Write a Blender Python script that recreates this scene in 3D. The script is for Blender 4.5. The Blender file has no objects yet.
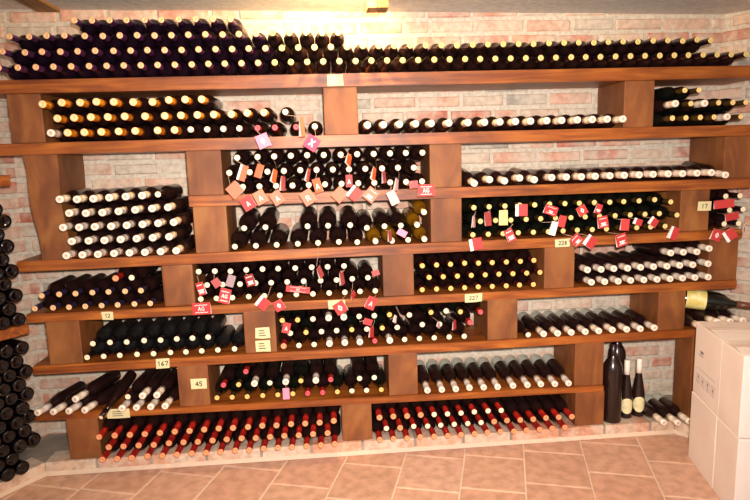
import bpy, bmesh, math, random
from mathutils import Vector, Matrix
random.seed(7)
PI = math.pi
C = bpy.context.scene.collection
BOARD={'B1': (1.9029, 1.8437, 0.0004), 'B2': (1.6206, 1.5669, -0.0015), 'B3': (1.3553, 1.3044, -0.0019), 'B4': (1.0827, 1.0334, 0.0038), 'B5': (0.8221, 0.779, 0.0003), 'B6': (0.566, 0.5221, 0.002), 'B7': (0.3017, 0.268, -0.0097), 'PL': (0.066, 0.0, 0.0)}
BLOCKS=[('B1', 'B2', -1.433, -1.286), ('B1', 'B2', -0.009, 0.151), ('B1', 'B2', 1.459, 1.612), ('B2', 'B3', -0.662, -0.5), ('B2', 'B3', 0.491, 0.648), ('B2', 'B3', 1.991, 2.156), ('B2', 'B4', -1.384, -1.233), ('B3', 'B4', -0.65, -0.493), ('B3', 'B4', 0.492, 0.647), ('B3', 'B4', 1.773, 1.928), ('B4', 'B5', -0.821, -0.672), ('B4', 'B5', 0.248, 0.403), ('B4', 'B5', 1.07, 1.227), ('B4', 'B5', 1.94, 2.098), ('B5', 'B6', -1.384, -1.227), ('B5', 'B6', -0.448, -0.292), ('B5', 'B6', 0.777, 0.933), ('B5', 'B6', 1.682, 1.829), ('B6', 'B7', -0.787, -0.637), ('B6', 'B7', 0.264, 0.413), ('B6', 'B7', 1.242, 1.398), ('B7', 'PL', -1.342, -1.19), ('B7', 'PL', 0.016, 0.17), ('B7', 'PL', 1.251, 1.409), ('B6', 'PL', 1.881, 2.049)]
BAYS=[
('T', 'topmost shelf', 0.0355, -0.11, 0, [([0, 0, 0, 0, 0, 0, 0, 0, 0, 0, 0, 0, 0, 0, 0, 0, 0, 0, 0, 0, 0, 0, 0, 0, 0, 0, 0, 0, 0, 0, 0, 0, 0, 0, 0, 0, 0, 0, 0, 0, 0, 0, 0, 0, 0, 0, 0, 0], [(-1.392, 1.939), (-1.314, 1.939), (-1.239, 1.939), (-1.164, 1.939), (-1.09, 1.939), (-1.015, 1.939), (-0.942, 1.939), (-0.869, 1.939), (-0.798, 1.939), (-0.726, 1.939), (-0.653, 1.939), (-0.58, 1.939), (-0.507, 1.939), (-0.436, 1.939), (-0.363, 1.939), (-0.291, 1.94), (-0.218, 1.94), (-0.146, 1.94), (-0.074, 1.94), (-0.003, 1.94), (0.07, 1.94), (0.143, 1.94), (0.214, 1.94), (0.285, 1.94), (0.356, 1.94), (0.427, 1.94), (0.5, 1.94), (0.57, 1.94), (0.641, 1.94), (0.712, 1.94), (0.783, 1.94), (0.854, 1.94), (0.925, 1.94), (0.996, 1.94), (1.066, 1.94), (1.137, 1.94), (1.208, 1.94), (1.279, 1.94), (1.35, 1.94), (1.42, 1.94), (1.491, 1.94), (1.562, 1.94), (1.633, 1.94), (1.703, 1.94), (1.774, 1.94), (1.845, 1.94), (1.916, 1.94), (1.987, 1.94)]), ([0, 0, 0, 0, 0, 0, 0, 0, 0, 0, 0, 0, 0, 0, 0, 0, 0, 0, 0, 0, 0, 0, 0, 0, 0, 0, 0, 0, 0, 0, 0, 0, 0, 0, 0, 0, 0, 0, 0, 0, 0, 0, 0, 0, 0], [(-1.368, 2.006), (-1.278, 2.001), (-1.205, 2.002), (-1.129, 2.001), (-1.058, 2.002), (-0.983, 2.002), (-0.907, 2.001), (-0.836, 2.002), (-0.764, 2.002), (-0.691, 2.001), (-0.619, 2.001), (-0.546, 2.002), (-0.472, 2.001), (-0.4, 2.0), (-0.328, 2.001), (-0.255, 2.001), (-0.183, 2.001), (-0.111, 2.001), (-0.039, 2.001), (0.034, 2.001), (0.106, 2.001), (0.177, 2.004), (0.248, 2.003), (0.319, 2.003), (0.391, 2.003), (0.462, 2.002), (0.534, 2.002), (0.606, 2.001), (0.677, 2.002), (0.748, 2.003), (0.819, 2.003), (0.89, 2.003), (0.961, 2.002), (1.032, 2.004), (1.103, 2.004), (1.173, 2.005), (1.244, 2.003), (1.315, 2.006), (1.386, 2.007), (1.457, 2.005), (1.528, 2.008), (1.599, 2.008), (1.67, 2.004), (1.741, 2.009), (1.811, 2.006)]), ([0, 0, 0, 0, 0, 0, 0, 0, 0, 0, 0, 0, 0, 0, 0, 0, 0, 0, 0, 0], [(-1.334, 2.068), (-1.253, 2.067), (-1.179, 2.068), (-1.105, 2.068), (-1.022, 2.065), (-0.947, 2.064), (-0.875, 2.065), (-0.801, 2.064), (-0.729, 2.063), (-0.657, 2.063), (-0.584, 2.063), (-0.511, 2.064), (-0.438, 2.063), (-0.367, 2.063), (-0.293, 2.064), (-0.221, 2.065), (-0.147, 2.065), (-0.074, 2.065), (-0.003, 2.063), (0.068, 2.063)]), ([0, 0, 0, 0, 0, 0, 0, 0, 0, 0], [(-1.057, 2.129), (-0.986, 2.129), (-0.912, 2.129), (-0.841, 2.128), (-0.765, 2.128), (-0.694, 2.127), (-0.621, 2.128), (-0.549, 2.128), (-0.475, 2.127), (-0.4, 2.126)])]),
('OL', 'second tier left bay', 0.0359, -0.1, 0, [([2, 1, 1, 1, 1, 1, 1, 1, 4, 4, 4, 4, 7, 7, 7, 4], [(-1.213, 1.66), (-1.141, 1.659), (-1.07, 1.659), (-0.997, 1.659), (-0.922, 1.659), (-0.849, 1.659), (-0.752, 1.659), (-0.679, 1.659), (-0.607, 1.659), (-0.535, 1.658), (-0.463, 1.658), (-0.392, 1.658), (-0.312, 1.658), (-0.234, 1.658), (-0.138, 1.658), (-0.053, 1.658)]), ([1, 1, 1, 1, 1, 1, 1, 1, 1, 1, 1, 1, 1, 4], [(-1.178, 1.722), (-1.107, 1.723), (-1.035, 1.724), (-0.963, 1.723), (-0.891, 1.724), (-0.802, 1.722), (-0.717, 1.722), (-0.645, 1.722), (-0.573, 1.722), (-0.501, 1.722), (-0.424, 1.722), (-0.353, 1.725), (-0.279, 1.726), (-0.183, 1.726)]), ([1, 1, 1, 1, 1, 1, 1, 1, 1, 1], [(-1.233, 1.784), (-1.152, 1.789), (-1.076, 1.788), (-1.004, 1.789), (-0.931, 1.787), (-0.847, 1.784), (-0.765, 1.783), (-0.693, 1.79), (-0.621, 1.79), (-0.55, 1.79)])]),
('OR', 'second tier middle bay', 0.0368, -0.1, 0, [([2, 2, 2, 2, 2, 2, 2, 2, 2, 2, 2, 2, 2, 2, 2, 2, 2], [(0.188, 1.658), (0.262, 1.658), (0.335, 1.658), (0.41, 1.658), (0.483, 1.658), (0.566, 1.658), (0.657, 1.658), (0.734, 1.657), (0.808, 1.657), (0.881, 1.657), (0.955, 1.657), (1.031, 1.657), (1.105, 1.657), (1.179, 1.657), (1.252, 1.657), (1.326, 1.657), (1.403, 1.656)])]),
('FR', 'second tier right bay', 0.0347, -0.09, 0, [([4, 4, 4, 4, 2, 4], [(1.651, 1.654), (1.72, 1.654), (1.79, 1.654), (1.859, 1.654), (1.928, 1.654), (1.998, 1.653)]), ([2, 4, 2, 4, 4, 4], [(1.665, 1.722), (1.74, 1.72), (1.81, 1.72), (1.881, 1.721), (1.95, 1.72), (2.02, 1.72)]), ([4, 4], [(1.709, 1.783), (1.778, 1.782)])]),
('WL', 'fourth tier left bay', 0.0356, -0.13, 0, [([2, 2, 2, 2, 2, 2, 2, 2], [(-1.193, 1.115), (-1.124, 1.115), (-1.055, 1.115), (-0.985, 1.116), (-0.916, 1.116), (-0.847, 1.116), (-0.777, 1.116), (-0.708, 1.117)]), ([2, 2, 2, 2, 2, 2, 2], [(-1.162, 1.179), (-1.091, 1.178), (-1.02, 1.178), (-0.949, 1.179), (-0.878, 1.18), (-0.807, 1.181), (-0.736, 1.182)]), ([2, 2, 2, 2, 2, 2, 2, 2], [(-1.193, 1.243), (-1.124, 1.241), (-1.055, 1.241), (-0.985, 1.24), (-0.916, 1.242), (-0.846, 1.244), (-0.777, 1.246), (-0.708, 1.248)]), ([2, 2, 2, 2, 2, 2, 2], [(-1.16, 1.306), (-1.089, 1.303), (-1.018, 1.303), (-0.947, 1.306), (-0.873, 1.31), (-0.8, 1.313), (-0.729, 1.316)]), ([2, 2, 2, 2, 2, 2, 4], [(-1.193, 1.369), (-1.122, 1.366), (-1.051, 1.366), (-0.98, 1.369), (-0.909, 1.371), (-0.838, 1.373), (-0.767, 1.376)])]),
('C3', 'third tier middle bay', 0.0375, -0.09, 0, [([4, 4, 4, 4, 4, 4, 4, 4, 4, 4, 4, 4], [(-0.395, 1.395), (-0.319, 1.395), (-0.243, 1.395), (-0.168, 1.394), (-0.093, 1.394), (-0.018, 1.394), (0.059, 1.394), (0.137, 1.394), (0.212, 1.394), (0.287, 1.393), (0.362, 1.393), (0.437, 1.393)]), ([4, 4, 4, 4, 4, 4, 4, 4, 4, 4, 4, 4], [(-0.452, 1.461), (-0.36, 1.461), (-0.279, 1.461), (-0.204, 1.462), (-0.129, 1.463), (-0.054, 1.462), (0.021, 1.461), (0.096, 1.46), (0.172, 1.46), (0.25, 1.459), (0.325, 1.46), (0.4, 1.458)]), ([4, 4, 4, 4, 4, 4, 4, 4, 4, 4, 4, 4], [(-0.412, 1.528), (-0.32, 1.529), (-0.245, 1.529), (-0.169, 1.53), (-0.094, 1.53), (-0.018, 1.529), (0.06, 1.528), (0.136, 1.528), (0.213, 1.527), (0.289, 1.527), (0.364, 1.527), (0.442, 1.526)])]),
('W3', 'third tier right bay', 0.0362, -0.1, 0, [([2, 2, 2, 2, 2, 2, 2, 2, 2, 2, 2, 2, 2, 2, 2, 2, 2, 2], [(0.686, 1.391), (0.758, 1.391), (0.831, 1.391), (0.903, 1.391), (0.976, 1.391), (1.06, 1.391), (1.132, 1.391), (1.205, 1.39), (1.277, 1.39), (1.35, 1.39), (1.422, 1.39), (1.494, 1.39), (1.567, 1.39), (1.64, 1.39), (1.712, 1.389), (1.785, 1.389), (1.859, 1.389), (1.931, 1.389)])]),
('C4', 'fourth tier middle bay', 0.0395, -0.06, 0.012, [([4, 4, 4, 4, 4, 4, 4, 6, 6, 4, 6], [(-0.454, 1.122), (-0.356, 1.122), (-0.259, 1.122), (-0.159, 1.123), (-0.063, 1.123), (0.036, 1.124), (0.124, 1.124), (0.212, 1.124), (0.291, 1.124), (0.37, 1.125), (0.449, 1.125)]), ([4, 4, 4, 4, 4, 4, 4, 4, 6], [(-0.405, 1.202), (-0.307, 1.202), (-0.109, 1.199), (-0.012, 1.198), (0.093, 1.197), (0.172, 1.192), (0.257, 1.196), (0.336, 1.196), (0.415, 1.196)]), ([6], [(0.449, 1.267)])]),
('R4', 'fourth tier right bay', 0.0373, -0.05, 0, [([4, 4, 4, 4, 4, 4, 4, 4, 4, 4, 4, 4, 4, 4], [(0.689, 1.124), (0.765, 1.124), (0.84, 1.124), (0.916, 1.125), (0.991, 1.125), (1.066, 1.125), (1.14, 1.126), (1.215, 1.126), (1.29, 1.126), (1.364, 1.126), (1.443, 1.127), (1.518, 1.127), (1.592, 1.127), (1.667, 1.128)]), ([4, 4, 4, 4, 4, 4, 4, 4, 4, 4, 4, 4, 4, 4], [(0.726, 1.189), (0.803, 1.19), (0.878, 1.189), (0.954, 1.19), (1.028, 1.19), (1.103, 1.19), (1.178, 1.19), (1.252, 1.191), (1.327, 1.191), (1.405, 1.191), (1.482, 1.192), (1.556, 1.193), (1.631, 1.193), (1.725, 1.182)]), ([4, 4, 4, 4, 4, 4, 4, 4, 4, 4, 4, 4, 4, 4], [(0.694, 1.257), (0.77, 1.258), (0.847, 1.259), (0.922, 1.26), (0.996, 1.259), (1.071, 1.26), (1.147, 1.26), (1.222, 1.259), (1.298, 1.26), (1.374, 1.259), (1.448, 1.259), (1.524, 1.26), (1.605, 1.263), (1.688, 1.249)])]),
('FR4', 'fourth tier rightmost bay', 0.0364, -0.05, 0, [([4, 4], [(1.976, 1.128), (2.049, 1.128)]), ([4, 4], [(1.998, 1.197), (2.071, 1.198)]), ([4, 4], [(1.976, 1.267), (2.049, 1.267)])]),
('L5', 'fifth tier leftmost bay', 0.0369, -0.055, 0, [([0, 0, 0, 0, 0, 0, 0, 0], [(-1.396, 0.86), (-1.313, 0.86), (-1.239, 0.86), (-1.165, 0.86), (-1.091, 0.86), (-1.017, 0.86), (-0.941, 0.86), (-0.867, 0.86)]), ([0, 0, 0, 0, 0, 0, 0], [(-1.355, 0.921), (-1.276, 0.924), (-1.202, 0.924), (-1.128, 0.924), (-1.054, 0.924), (-0.979, 0.923), (-0.904, 0.924)]), ([8, 4], [(-1.016, 0.987), (-0.942, 0.987)])]),
('C5', 'fifth tier second bay', 0.0375, -0.02, 0, [([4, 4, 4, 4, 4, 4, 4, 4, 4, 4, 4, 4], [(-0.639, 0.861), (-0.564, 0.861), (-0.489, 0.861), (-0.411, 0.861), (-0.336, 0.861), (-0.261, 0.861), (-0.181, 0.861), (-0.1, 0.861), (-0.021, 0.861), (0.056, 0.861), (0.131, 0.861), (0.206, 0.861)]), ([4, 4, 4, 4, 4, 4, 4, 4, 4, 4, 4], [(-0.605, 0.928), (-0.53, 0.928), (-0.449, 0.925), (-0.374, 0.927), (-0.299, 0.926), (-0.222, 0.925), (-0.142, 0.926), (-0.06, 0.925), (0.018, 0.925), (0.095, 0.926), (0.172, 0.928)]), ([4, 4, 4, 4, 4, 4, 4, 4, 4, 4], [(-0.639, 0.996), (-0.564, 0.994), (-0.489, 0.991), (-0.414, 0.994), (-0.337, 0.994), (-0.262, 0.993), (-0.18, 0.992), (-0.1, 0.993), (-0.023, 0.992), (0.057, 0.992)])]),
('RC5', 'fifth tier third bay', 0.0347, -0.03, 0, [([5, 5, 5, 5, 5, 5, 5, 5, 5], [(0.438, 0.858), (0.51, 0.858), (0.581, 0.858), (0.651, 0.858), (0.721, 0.858), (0.791, 0.858), (0.862, 0.858), (0.931, 0.858), (1.001, 0.858)]), ([5, 5, 5, 5, 5, 5, 5, 5, 5], [(0.474, 0.918), (0.545, 0.918), (0.616, 0.918), (0.686, 0.918), (0.756, 0.918), (0.826, 0.918), (0.896, 0.918), (0.966, 0.918), (1.035, 0.918)]), ([5, 5, 5, 5, 5, 5, 5, 5, 5], [(0.441, 0.978), (0.512, 0.979), (0.582, 0.979), (0.653, 0.981), (0.722, 0.979), (0.792, 0.978), (0.862, 0.979), (0.933, 0.979), (1.004, 0.98)])]),
('W5', 'fifth tier right bay', 0.0344, -0.05, 0, [([2, 2, 2, 2, 2, 2, 2, 2, 2, 2], [(1.296, 0.858), (1.365, 0.858), (1.433, 0.858), (1.501, 0.858), (1.569, 0.858), (1.637, 0.858), (1.705, 0.858), (1.772, 0.858), (1.84, 0.858), (1.907, 0.858)]), ([2, 2, 2, 2, 2, 2, 2, 2, 2, 2], [(1.273, 0.923), (1.342, 0.923), (1.41, 0.923), (1.479, 0.923), (1.548, 0.924), (1.617, 0.924), (1.686, 0.924), (1.754, 0.925), (1.823, 0.925), (1.904, 0.927)]), ([2, 2, 2, 2], [(1.703, 0.991), (1.772, 0.991), (1.841, 0.991), (1.907, 1.009)])]),
('L6', 'sixth tier leftmost bay', 0.0375, -0.025, 0, [([4, 4, 4, 4, 4, 4, 4, 4, 4, 4], [(-1.194, 0.602), (-1.118, 0.602), (-1.042, 0.603), (-0.961, 0.603), (-0.882, 0.603), (-0.803, 0.603), (-0.728, 0.603), (-0.653, 0.603), (-0.575, 0.604), (-0.495, 0.604)]), ([4, 4, 4, 4, 4, 4, 4, 4], [(-1.161, 0.669), (-1.083, 0.669), (-1.003, 0.668), (-0.923, 0.669), (-0.844, 0.668), (-0.768, 0.669), (-0.693, 0.669), (-0.618, 0.67)])]),
('C6', 'sixth tier second bay', 0.0375, -0.025, 0, [([8, 4, 4, 2, 2, 2, 7, 2, 4, 4, 4, 4, 4], [(-0.256, 0.604), (-0.181, 0.604), (-0.106, 0.604), (-0.03, 0.605), (0.046, 0.605), (0.121, 0.605), (0.196, 0.605), (0.271, 0.605), (0.346, 0.605), (0.421, 0.606), (0.496, 0.606), (0.572, 0.606), (0.649, 0.606)]), ([4, 5, 4, 4, 5, 4, 5, 4, 4, 4, 7], [(-0.22, 0.669), (-0.143, 0.669), (-0.067, 0.67), (0.008, 0.67), (0.083, 0.67), (0.158, 0.67), (0.235, 0.671), (0.31, 0.671), (0.436, 0.679), (0.524, 0.675), (0.679, 0.675)]), ([5, 5, 4, 2, 2, 4, 4, 5, 4, 5, 4, 5, 7], [(-0.256, 0.735), (-0.181, 0.734), (-0.106, 0.735), (-0.029, 0.735), (0.046, 0.735), (0.122, 0.736), (0.197, 0.737), (0.273, 0.737), (0.373, 0.73), (0.482, 0.738), (0.557, 0.743), (0.631, 0.733), (0.734, 0.726)])]),
('W6', 'sixth tier third bay', 0.0359, -0.05, 0, [([4, 3, 3, 3, 3, 3, 3, 3, 3, 3], [(0.972, 0.605), (1.052, 0.605), (1.124, 0.605), (1.196, 0.605), (1.268, 0.606), (1.339, 0.606), (1.413, 0.606), (1.487, 0.606), (1.559, 0.606), (1.636, 0.606)])]),
('C7', 'seventh tier second bay', 0.0375, 0.0, 0, [([5, 5, 5, 5, 5, 5, 7, 7, 5, 4, 4, 5], [(-0.603, 0.346), (-0.528, 0.345), (-0.453, 0.345), (-0.376, 0.344), (-0.301, 0.343), (-0.226, 0.343), (-0.151, 0.342), (-0.076, 0.341), (-0.001, 0.34), (0.073, 0.34), (0.148, 0.339), (0.223, 0.338)]), ([7, 5, 2, 4, 2, 5, 2, 7, 4, 4], [(-0.566, 0.412), (-0.491, 0.411), (-0.414, 0.409), (-0.337, 0.409), (-0.258, 0.41), (-0.182, 0.41), (-0.107, 0.409), (-0.032, 0.409), (0.114, 0.406), (0.189, 0.405)]), ([7], [(-0.452, 0.475)])]),
('W7', 'seventh tier third bay', 0.0365, 0.0, 0.014, [([3, 3, 3, 3, 3, 3, 3, 3, 3, 3, 3], [(0.461, 0.335), (0.536, 0.334), (0.609, 0.333), (0.682, 0.333), (0.756, 0.332), (0.829, 0.331), (0.912, 0.331), (0.989, 0.33), (1.062, 0.329), (1.135, 0.328), (1.208, 0.328)])]),
('L8', 'bottom tier left bay', 0.0347, -0.085, 0, [([8, 8, 8, 8, 8, 8, 8, 8, 8, 8, 8, 8, 8, 8, 8, 8, 8], [(-1.152, 0.102), (-1.081, 0.102), (-1.012, 0.102), (-0.939, 0.102), (-0.867, 0.102), (-0.798, 0.102), (-0.727, 0.102), (-0.657, 0.102), (-0.587, 0.102), (-0.516, 0.102), (-0.447, 0.102), (-0.377, 0.102), (-0.307, 0.102), (-0.237, 0.102), (-0.165, 0.102), (-0.094, 0.102), (-0.025, 0.102)]), ([8, 8, 8, 8, 8, 8, 8, 8, 8, 8, 8, 8, 8, 8, 8, 8], [(-1.117, 0.162), (-1.047, 0.162), (-0.976, 0.161), (-0.903, 0.161), (-0.832, 0.162), (-0.762, 0.162), (-0.692, 0.162), (-0.622, 0.162), (-0.553, 0.163), (-0.481, 0.163), (-0.412, 0.162), (-0.342, 0.162), (-0.272, 0.162), (-0.201, 0.161), (-0.13, 0.162), (-0.058, 0.163)]), ([8, 8, 8, 8, 8, 8, 8, 8, 8, 8, 8, 8, 8, 8, 8, 8, 8], [(-1.157, 0.218), (-1.082, 0.222), (-1.01, 0.221), (-0.94, 0.22), (-0.868, 0.221), (-0.798, 0.222), (-0.727, 0.222), (-0.658, 0.222), (-0.588, 0.223), (-0.518, 0.223), (-0.446, 0.222), (-0.377, 0.222), (-0.307, 0.222), (-0.236, 0.221), (-0.166, 0.222), (-0.095, 0.222), (-0.025, 0.224)])]),
('R8', 'bottom tier middle bay', 0.0339, -0.07, 0, [([8, 8, 8, 8, 8, 8, 8, 8, 8, 8, 8, 8, 8, 8, 8], [(0.203, 0.101), (0.272, 0.101), (0.341, 0.101), (0.409, 0.101), (0.48, 0.101), (0.55, 0.101), (0.619, 0.101), (0.689, 0.101), (0.757, 0.101), (0.825, 0.101), (0.894, 0.101), (0.961, 0.101), (1.03, 0.101), (1.097, 0.101), (1.165, 0.101)]), ([9, 8, 9, 9, 9, 9, 9, 9, 8, 8, 8, 8, 8, 8, 8], [(0.238, 0.159), (0.307, 0.16), (0.377, 0.161), (0.447, 0.16), (0.515, 0.159), (0.584, 0.16), (0.654, 0.159), (0.723, 0.16), (0.791, 0.16), (0.859, 0.16), (0.927, 0.16), (0.995, 0.16), (1.064, 0.16), (1.131, 0.16), (1.2, 0.159)]), ([8, 8, 8, 8, 9, 9, 9, 9, 9, 9], [(0.205, 0.219), (0.275, 0.22), (0.344, 0.22), (0.414, 0.219), (0.482, 0.219), (0.55, 0.218), (0.62, 0.217), (0.689, 0.218), (0.759, 0.22), (0.827, 0.219)])])]
TAGS=[
(-0.287, 1.599, 0.056, 0.061, 20, 'pk', 'o', 'OL', 0, 12),
(-0.069, 1.584, 0.061, 0.061, -35, 'pr', 'x', 'OL', 0, 15),
(-0.109, 1.656, 0.02, 0.086, 5, 'sa', '', 'OL', 1, 13),
(-0.425, 1.385, 0.061, 0.061, 40, 'sa', '', 'C3', 1, 0),
(-0.388, 1.459, 0.036, 0.071, -20, 'or', 'w', 'C3', 2, 0),
(-0.313, 1.466, 0.031, 0.061, -20, 'or', '', 'C3', 2, 1),
(-0.371, 1.323, 0.056, 0.061, 30, 'rd', 'A', 'C3', 0, 0),
(-0.313, 1.347, 0.051, 0.061, 25, 'sa', 'A', 'C3', 0, 1),
(-0.239, 1.341, 0.051, 0.061, 30, 'sa', 'A', 'C3', 0, 2),
(-0.246, 1.441, 0.02, 0.061, -25, 'or', '', 'C3', 2, 2),
(-0.208, 1.406, 0.02, 0.066, -10, 'pd', '', 'C3', 1, 3),
(-0.098, 1.34, 0.056, 0.066, 30, 'sa', 'R', 'C3', 0, 4),
(-0.052, 1.391, 0.036, 0.066, 15, 'or', 'A', 'C3', 1, 5),
(-0.093, 1.441, 0.015, 0.061, -25, 'pd', '', 'C3', 2, 4),
(0.096, 1.505, 0.025, 0.051, -30, 'or', '', 'C3', 2, 6),
(0.093, 1.408, 0.03, 0.056, 0, 'rd', 'A', 'C3', 1, 7),
(0.047, 1.346, 0.061, 0.056, 45, 'sa', '', 'C3', 0, 6),
(0.115, 1.35, 0.051, 0.061, -40, 'sr', 'w', 'C3', 0, 7),
(0.192, 1.341, 0.056, 0.061, -40, 'sa', '-', 'C3', 0, 8),
(0.208, 1.438, 0.02, 0.061, -25, 'or', '', 'C3', 2, 8),
(0.256, 1.42, 0.02, 0.056, 10, 'pd', '', 'C3', 1, 9),
(0.313, 1.384, 0.02, 0.056, -20, 'pp', '', 'C3', 1, 10),
(0.294, 1.324, 0.041, 0.066, 25, 'pp', 'A', 'C3', 0, 9),
(0.391, 1.382, 0.041, 0.035, 5, 'pd', '', 'C3', 0, 10),
(0.451, 1.352, 0.077, 0.056, 0, 'rd', 'AG', 'C3', 0, 11),
(0.337, 1.153, 0.046, 0.031, -30, 'pk', '', 'C4', 1, 7),
(0.278, 1.141, 0.021, 0.051, 10, 'pd', '', 'C4', 1, 6),
(0.683, 1.195, 0.021, 0.057, 0, 'pp', '', 'R4', 2, 0),
(0.757, 1.202, 0.031, 0.067, 5, 'dr', '', 'R4', 2, 1),
(0.831, 1.206, 0.041, 0.072, 0, 'cr', '', 'R4', 2, 2),
(0.918, 1.24, 0.057, 0.057, 0, 'rd', 'w', 'R4', 2, 3),
(1.061, 1.234, 0.067, 0.046, -20, 'rd', '-', 'R4', 2, 5),
(1.125, 1.176, 0.036, 0.057, -15, 'rd', '', 'R4', 1, 5),
(1.08, 1.144, 0.031, 0.067, -15, 'wh', '', 'R4', 1, 4),
(0.862, 1.12, 0.041, 0.062, 25, 'rd', '-', 'R4', 1, 2),
(0.693, 1.085, 0.062, 0.057, 10, 'rd', 'w', 'R4', 0, 0),
(1.224, 1.226, 0.047, 0.047, 30, 'rd', 'o', 'R4', 2, 7),
(1.304, 1.231, 0.031, 0.047, -20, 'rd', '-', 'R4', 2, 8),
(1.325, 1.167, 0.052, 0.057, 10, 'rd', '-', 'R4', 1, 8),
(1.191, 1.084, 0.051, 0.051, 45, 'rd', '-', 'R4', 0, 6),
(1.27, 1.069, 0.057, 0.057, -35, 'rd', 'w', 'R4', 0, 7),
(1.425, 1.073, 0.057, 0.062, 15, 'rd', '-', 'R4', 0, 9),
(1.437, 1.149, 0.041, 0.057, -5, 'rd', '', 'R4', 1, 9),
(1.499, 1.161, 0.046, 0.031, -20, 'rd', 'w', 'R4', 1, 10),
(1.59, 1.155, 0.047, 0.041, -35, 'rd', 'w', 'R4', 1, 11),
(1.692, 1.096, 0.047, 0.062, -20, 'rd', 'w', 'R4', 0, 13),
(1.941, 1.233, 0.098, 0.041, 5, 'rd', '', 'FR4', 2, 0),
(1.982, 1.17, 0.072, 0.036, 10, 'rd', '', 'FR4', 1, 0),
(1.921, 1.076, 0.052, 0.057, -20, 'rd', 'o', 'FR4', 0, 0),
(1.986, 1.077, 0.057, 0.057, 35, 'rd', 'w', 'FR4', 0, 1),
(2.053, 1.114, 0.026, 0.046, 10, 'rd', '', 'FR4', 1, 1),
(-0.625, 0.921, 0.036, 0.062, 15, 'rd', '-', 'C5', 2, 0),
(-0.555, 0.942, 0.037, 0.042, 30, 'pd', '', 'C5', 2, 1),
(-0.486, 0.95, 0.037, 0.057, -20, 'gy', '', 'C5', 2, 2),
(-0.394, 0.95, 0.042, 0.057, 15, 'dr', '-', 'C5', 2, 3),
(-0.516, 0.881, 0.052, 0.073, -15, 'rd', 'AG', 'C5', 1, 1),
(-0.634, 0.82, 0.089, 0.058, 2, 'rd', 'AG', 'C5', 0, 0),
(-0.341, 0.833, 0.057, 0.057, -40, 'rd', 'w', 'C5', 1, 4),
(-0.264, 0.82, 0.047, 0.052, 25, 'rd', 'o', 'C5', 0, 5),
(-0.169, 0.896, 0.114, 0.031, -8, 'rd', 'AG', 'C5', 1, 6),
(0.03, 0.79, 0.058, 0.058, 30, 'rd', 'o', 'C5', 0, 9),
(-0.235, 0.706, 0.037, 0.052, -15, 'rd', 'A', 'C6', 2, 0),
(0.181, 0.81, 0.047, 0.063, -25, 'rd', 'A', 'C5', 0, 11),
(0.044, 0.942, 0.021, 0.068, 10, 'pd', '', 'C5', 2, 9),
(-0.059, 0.98, 0.021, 0.062, 30, 'pd', '', 'C4', 0, 4),
(0.095, 0.853, 0.026, 0.031, 30, 'rd', '', 'C5', 1, 9),
(0.205, 0.966, 0.036, 0.026, 15, 'pd', '', 'C4', 0, 7),
(0.162, 0.719, 0.042, 0.031, -20, 'rd', '', 'C6', 2, 5),
(0.18, 0.661, 0.026, 0.052, -10, 'rd', '', 'C6', 2, 6),
(0.297, 0.723, 0.018, 0.037, -30, 'wh', '', 'C6', 2, 7),
(0.512, 0.683, 0.026, 0.026, -30, 'pp', '', 'C6', 2, 9),
(0.59, 0.681, 0.026, 0.047, 0, 'rd', '', 'C6', 2, 10),
(-0.257, 0.358, 0.032, 0.058, 0, 'pk', '', 'C7', 1, 4)]
SLIPS=[(0.049, 1.872, 0.075, 0.052, ''), (-1.087, 0.798, 0.054, 0.04, '12'), (-0.849, 0.543, 0.067, 0.051, '167'), (-0.357, 0.671, 0.073, 0.056, 'm1'), (-0.361, 0.605, 0.073, 0.057, 'm2'), (-0.684, 0.427, 0.078, 0.052, '45'), (0.702, 0.798, 0.087, 0.044, '227'), (1.158, 1.059, 0.078, 0.043, '228'), (1.896, 1.216, 0.069, 0.048, '17'), (-1.085, 0.299, 0.108, 0.049, 'm3'), (0.013, 0.798, 0.084, 0.046, '')]
CAM={'R': [0.9963968197894677, -0.07940176866261334, -0.029811686411268287], 'U': [0.041782767227978426, 0.15366068907522845, 0.987239886246346], 'F': [0.07380770878578698, 0.9849282977791707, -0.1564246475387356], 'f': 585.603841956933, 'loc': [0, -2.8320000000000003, 1.512]}

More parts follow.
